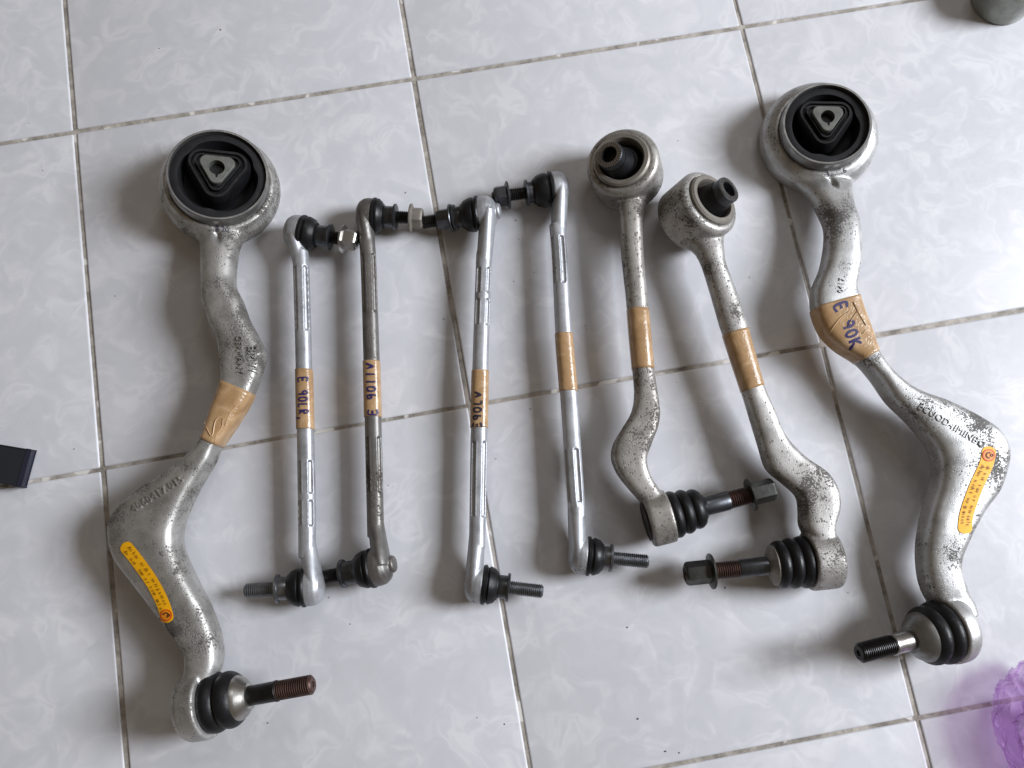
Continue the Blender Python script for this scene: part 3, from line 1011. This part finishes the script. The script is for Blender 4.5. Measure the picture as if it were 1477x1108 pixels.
F, treeF = straight_arm('straight control arm whose dark bushing tube leans towards the links, nut hidden against its twin', stF, (902, 246, .026), .0302, .036, 165, 17, (172, 30), jF, M['arm'], (6, 8), ('rust', 'dark_steel', 'rubber'), 'worn_nut')
stG = [(972, 338, 1046, 316, .028, 24), (990, 352, 1044, 338, .030, 23), (1000, 362, 1043, 354, .031, 22.5), (1005, 368, 1044, 364, .031, 22), (1013, 385, 1046, 381, .031, 21), (1025, 424, 1060, 418, .030, 19.5), (1037, 466, 1074, 458, .030, 19), (1043, 484, 1078, 474, .030, 19), (1056, 524, 1089, 515, .029, 19), (1070, 566, 1101, 556, .028, 19),
       (1081, 600, 1115, 590, .027, 20, 0, 3.0), (1094, 641, 1132, 630, .026, 21, 0, 3.4), (1106, 676, 1157, 658, .026, 22, 0, 4.0), (1131, 698, 1190, 682, .026, 23, 0, 4.2), (1150, 716, 1205, 706, .026, 24, 0, 4.2), (1154, 738, 1208, 731, .026, 25, 0, 4.2), (1156, 761, 1201, 757, .025, 27, 0, 3.8), (1170, 785, 1203, 782, .024, 30)]
jG = dict(o=(1186, 808, .023), tip=(988, 828, .026), fr=(-.10, .11, .36, .405, .615, .80, 1.0), r=(.0222, .0200, .0070, .0090), rw=.0155, fl=.0135, taper=.86)
G, treeG = straight_arm('straight control arm whose bushing tube leans away from the links, its big nut standing free', stG, (1005, 306, .030), .0288, .036, 12, 31, (12, 38), jG, M['arm2'], (7, 9), ('rust', 'dark_steel', 'bush_ring'), 'worn_nut')

# ------------------------------------------------------------------ the four stabiliser links
def link(label, bar, j0, j1, mtl, tape, write=None, slots=((.05, .27), (.72, .95)), split=(0, 0), ang=(50, 127)):
    """bar: four stations; j0, j1: ball joints dict(o, tip, fr, nut)"""
    O0 = at(*j0['o'])
    root = thing('stabiliser_link', label, 'stabiliser link', Vector((O0.x, O0.y, 0)), 'straight stabiliser links')
    rows = even(loft_rings(bar, 60), 260)
    N = len(rows)
    def groove(t, th):
        for i, (a, b) in enumerate(slots):
            spans = [(a, b)]
            if split[i]:
                m_ = a + (b - a) * (.56 if i else .5)
                spans = [(a, m_ - .012), (m_ + .012, b)]
            for a_, b_ in spans:
                if a_ < t < b_:
                    for c in (math.radians(ang[0]), math.radians(ang[1]), math.radians(ang[0] + 180), math.radians(ang[1] + 180)):
                        d = abs((th - c + math.pi) % (2 * math.pi) - math.pi)
                        if d < .27:
                            return 0.75
                        if d < .45:
                            return 1.05
        return 1.0
    body = MB().add(*loft(rows, 72, 0, groove))
    for j in (j0, j1):
        O, ax, L = axis_of(j['o'], j['tip'])
        R = j.get('R', .0145)
        # cup of the ball joint, domed at the back
        dome = j.get('dome', .0085)
        body.add(*lathe([(-dome, R * .25), (-dome * .93, R * .52), (-dome * .7, R * .78), (-dome * .3, R * .95), (.001, R), (.005, R), (.0058, R * .97), (.0058, R * .4)], O, ax, 56))
        if j.get('cap'):
            body.add(*lathe([(-dome - .0034, R * .1), (-dome - .0032, R * .40), (-dome - .0016, R * .46), (0, R * .42)], O, ax, 40))
        # neck between cup and bar
        m0, m1 = (rows[0], rows[12]) if j is j0 else (rows[-1], rows[-13])
        e0 = Vector((m1[0:3] + m1[3:6]) / 2)
        dirn = (e0 - O).normalized()
        vs, fs = [], []
        seg, n = 40, 10
        side = dirn.cross(Vector((0, 0, 1))).normalized()
        upv = side.cross(dirn)
        wb = (Vector(m1[3:6]) - Vector(m1[0:3])).length / 2
        for i in range(n + 1):
            t = i / n
            s = t * t * (3 - 2 * t)
            cpt = (O + ax * (-.0015)).lerp(e0, t)
            aw = .0070 * (1 - s) + wb * s
            ah = R * .96 * (1 - s) + wb * s
            for k in range(seg):
                th = 2 * math.pi * k / seg
                vs.append(cpt + side * math.cos(th) * aw + upv * math.sin(th) * ah)
        for i in range(n):
            for k in range(seg):
                l = (k + 1) % seg
                fs.append((i * seg + k, i * seg + l, (i + 1) * seg + l, (i + 1) * seg + k))
        fs.append(tuple(range(seg)))
        fs.append(tuple(n * seg + k for k in range(seg)))
        body.add(vs, fs)
        b1, c1, t1 = [f * L for f in j['fr'][:3]]
        rb = R * 1.0
        part('rubber_boot', lathe([(.005, rb * .5), (.005, rb * .98), (.0062, rb * 1.05), (.0078, rb * 1.05), (.0086, rb * .93), (.0096, rb * .92), (.0105, rb * .99), (b1 * .62, rb * 1.0), (b1 * .86, rb * .88), (b1 * .95, rb * .74), (b1, rb * .70), (b1, rb * .4)], O, ax, 48), M['rubber'], root)
        col = part('collar', lathe([(b1 - .001, .0060), (b1 - .001, .0082), (b1, .0088), (c1 - .0026, .0088), (c1 - .0022, .0108), (c1 - .0006, .0110), (c1, .0100), (c1, .0045)], O, ax, 40), M[j.get('collar', 'dark_steel')], root)
        st = part('stud', lathe(thread_prof(c1 - .001, t1, .0054, .0015, .0007), O, ax, 28), M[j.get('thread', 'black_steel')], root, angle=25)
        if j.get('nut'):
            f0, f1, fa = j['nut']
            part('nut', hex_nut(O, ax, f0 * L, f1 * L, .0092, .0118, fa), M[j.get('nm', 'steel')], root, angle=25)
    o, tree = fused('body', body, mtl, root, 0.00062, 3)
    a, b = tape
    tp = tape_part(rows, root, int(a * N), int(b * N), 0.0006)
    if write:
        vs = [Vector(v.co) + BASES[root.name] for v in tp.data.vertices]
        tt = BVHTree.FromPolygons(vs, [tuple(p.vertices) for p in tp.data.polygons])
        hand_writing(write[0], write[1], write[2], write[3], tt, root, M[write[4]], stroke=write[5])
    return root, tree

Z = .0165
def Jt(o, tip, fr, **kw):
    d = dict(o=o, tip=tip, fr=fr)
    d.update(kw)
    return d
link('bright silver stabiliser link with purple handwriting on its brown tape, next to a curved arm',
     [(421.5, 362, 444.5, 362, .019, 13.6), (423.5, 400, 446.5, 400, .019, 13.6), (427, 532, 450, 532, .019, 13.6), (430, 717, 455, 717, .018, 13.6), (431, 805, 455, 805, .018, 13.6)],
     Jt((426, 335, Z), (517, 348, .020), (.34, .57, .97), nut=(.74, .985, 0), nm='steel'), Jt((452, 846, Z), (357, 852, .017), (.38, .57, 1.02), collar='zinc', thread='zinc'),
     M['tube'], (.405, .600), ('E 90LR,', (431, 545), (432, 610), (12, -.5), 'ink', 2.2), slots=((.06, .275), (.70, .90)), ang=(50, 127), split=(0, 1))
link('dull grey weathered link with handwriting on tape, the darkest of the four links',
     [(517, 345, 540, 345, .019, 13.6), (520, 375, 542.5, 375, .019, 13.6), (524, 505, 547, 505, .019, 13.6), (527, 645, 551, 645, .018, 13.6), (530, 775, 554, 775, .018, 13.6)],
     Jt((529, 311, Z), (606, 315, .018), (.32, .56, 1.0), nut=(.81, 1.05, 0), nm='bush_ring'), Jt((549, 817, .021), (462, 834, .010), (.40, .64, 1.0), cap=True),
     M['tube_dull'], (.427, .617), ('E 90llv', (544, 598), (539, 521), (-12, 0), 'ink', 2.4), slots=((.06, .26), (.68, .86)), ang=(40, 126))
link('silver stabiliser link with dark blotted ink on brown tape, between two other links',
     [(687, 365, 710, 365, .019, 13.6), (686, 393, 708.5, 393, .019, 13.6), (682, 509, 705, 509, .019, 13.6), (679, 619, 703, 619, .018, 13.6), (676.5, 790, 700, 790, .018, 13.6)],
     Jt((702, 307, .022), (610, 321, .011), (.38, .52, 1.0), nut=(.53, .77, 0), nm='dark_steel', cap=True), Jt((686, 842, Z), (781, 853, .017), (.34, .52, 1.0), thread='zinc', collar='dark_steel'),
     M['tube'], (.417, .612), ('E90Lv', (694, 617), (695, 562), (-11, 0), 'ink_dark', 2.4), slots=((.06, .26), (.66, .90)), ang=(45, 123), split=(1, 0))
link('silver stabiliser link with plain unwritten brown tape, next to a straight control arm',
     [(792, 325, 815, 325, .019, 13.6), (796, 372, 818.5, 372, .019, 13.6), (801, 480, 825, 480, .019, 13.6), (808, 572, 833, 572, .018, 13.6), (820, 745, 845, 745, .018, 13.6)],
     Jt((806, 272, Z), (709, 285, .018), (.38, .50, .97), nut=(.74, .96, 0), nm='dark_steel'), Jt((836, 801, Z), (933, 810, .017), (.35, .49, 1.0), thread='zinc', collar='zinc'),
     M['tube'], (.392, .592), None, slots=((.05, .215), (.78, .97)), ang=(72, 148))

# ------------------------------------------------------------------ things at the edges
# grey metal cup, top right
c0 = at(1441, 0, 0)
cup = thing('metal_cup', 'small grey-green metal cup standing on the tile behind a curved arm', 'cup', c0)
part('shell', lathe([(0, .010), (0, .0245), (.0015, .0265), (.030, .0272), (.0325, .0285), (.036, .0285), (.037, .0275), (.036, .0255), (.006, .0240), (.005, .010)], c0, (0, 0, 1), 64), M['greycup'], cup)
# dark bar, left edge
b0, b1 = at(41, 676, .006), at(-235, 630, .016)
bar = thing('flat_bar', 'dark navy flat bar with plastic end cap lying on the tiles', 'bar', Vector((b0.x, b0.y, 0)))
def beam(p, q, w, h, bev=.0015):
    ax = (q - p).normalized()
    sd = ax.cross(Vector((0, 0, 1))).normalized()
    up = sd.cross(ax)
    bm = bmesh.new()
    bmesh.ops.create_cube(bm, size=1.0)
    Lh = (q - p).length
    for v in bm.verts:
        v.co = p + ax * ((v.co.x + .5) * Lh) + sd * v.co.y * w + up * v.co.z * h
    bmesh.ops.bevel(bm, geom=list(bm.edges), offset=bev, segments=2, affect='EDGES')
    mb = MB()
    mb.v = [tuple(v.co) for v in bm.verts]
    bm.verts.index_update()
    mb.f = [tuple(v.index for v in f.verts) for f in bm.faces]
    bm.free()
    return mb
dx = (b1 - b0).normalized()
part('end_cap', beam(b0, b0 + dx * .0028, .0295, .0085, .0006), M['navy_cap'], bar)
part('profile', beam(b0 + dx * .0028, b1, .0285, .0076, .0008), M['navy'], bar)
b2 = b1 - dx * .02
part('foot', lathe([(0, .009), (0, .011), (b2.z - .003, .011), (b2.z - .003, .009)], (b2.x, b2.y, 0), (0, 0, 1), 24), M['rubber_dull'], bar)

# purple plastic wrap, bottom right
def wrap():
    c = at(1512, 1068, .02)
    root = thing('plastic_wrap', 'crumpled purple see-through plastic wrap on the tile', 'plastic wrap', Vector((c.x, c.y, 0)))
    bm = bmesh.new()
    bmesh.ops.create_icosphere(bm, subdivisions=6, radius=1.0)
    from mathutils import noise
    for v in bm.verts:
        d = v.co.normalized()
        r = 1 + .20 * noise.noise(d * 1.7 + Vector((3, 1, 0)))
        fold = (1 - abs(noise.noise(d * 3.1 + Vector((0, 9, 2))))) ** 4 * .13
        crease = (1 - abs(noise.noise(d * 7.5 + Vector((5, 5, 2))))) ** 5 * .035
        k = r + fold + crease - .1
        v.co = Vector((d.x * .036 * k, d.y * .054 * k, max(-.020, d.z * .024 * k)))
    me = bpy.data.meshes.new('film')
    bm.to_mesh(me)
    bm.free()
    me.transform(Matrix.Translation(Vector((c.x, c.y, .0205))))
    finish(me, 'film', M['wrap'], root)
    bm = bmesh.new()
    bmesh.ops.create_icosphere(bm, subdivisions=5, radius=1.0)
    for v in bm.verts:
        d = v.co.normalized()
        k = .74 + .2 * noise.noise(d * 2.4 + Vector((8, 1, 4))) - .25 * abs(noise.noise(d * 5 + Vector((1, 2, 7))))
        v.co = Vector((d.x * .030 * k, d.y * .042 * k, max(-.0195, d.z * .020 * k)))
    me = bpy.data.meshes.new('inner_film')
    bm.to_mesh(me)
    bm.free()
    me.transform(Matrix.Translation(Vector((c.x, c.y, .0205))))
    finish(me, 'inner_film', M['wrap'], root)
wrap()

# dirt specks
mb = MB()
spots = [(166, 427), (505, 900), (744, 318), (748, 345), (770, 393), (741, 406), (846, 475), (978, 203), (1081, 400), (976, 552), (690, 663), (920, 1037), (980, 1086), (960, 1084), (688, 1035), (727, 1045), (585, 278), (474, 862), (42, 178), (107, 648), (318, 43), (765, 590), (560, 700), (1223, 855), (386, 1043), (640, 460), (715, 662), (1046, 848), (845, 470), (62, 246), (230, 70), (905, 905)]
for (x, y) in spots:
    p = at(x, y, 0)
    r = random.uniform(.0004, .0009)
    n = 7
    rr = [r * random.uniform(.5, 1.3) for _ in range(n)]
    vs = [p + Vector((rr[k] * math.cos(2 * math.pi * k / n), rr[k] * math.sin(2 * math.pi * k / n) * random.uniform(.6, 1.2), .0001)) for k in range(n)] + [p + Vector((0, 0, r * .6))]
    mb.add(vs, [(k, (k + 1) % n, n) for k in range(n)])
dirt = finish(mesh_of(mb, 'dirt_specks'), 'dirt_specks', M['dirt'])
dirt['kind'] = 'stuff'
dirt['label'] = 'tiny dark dirt specks scattered over the pale tiles'
dirt['category'] = 'dirt'
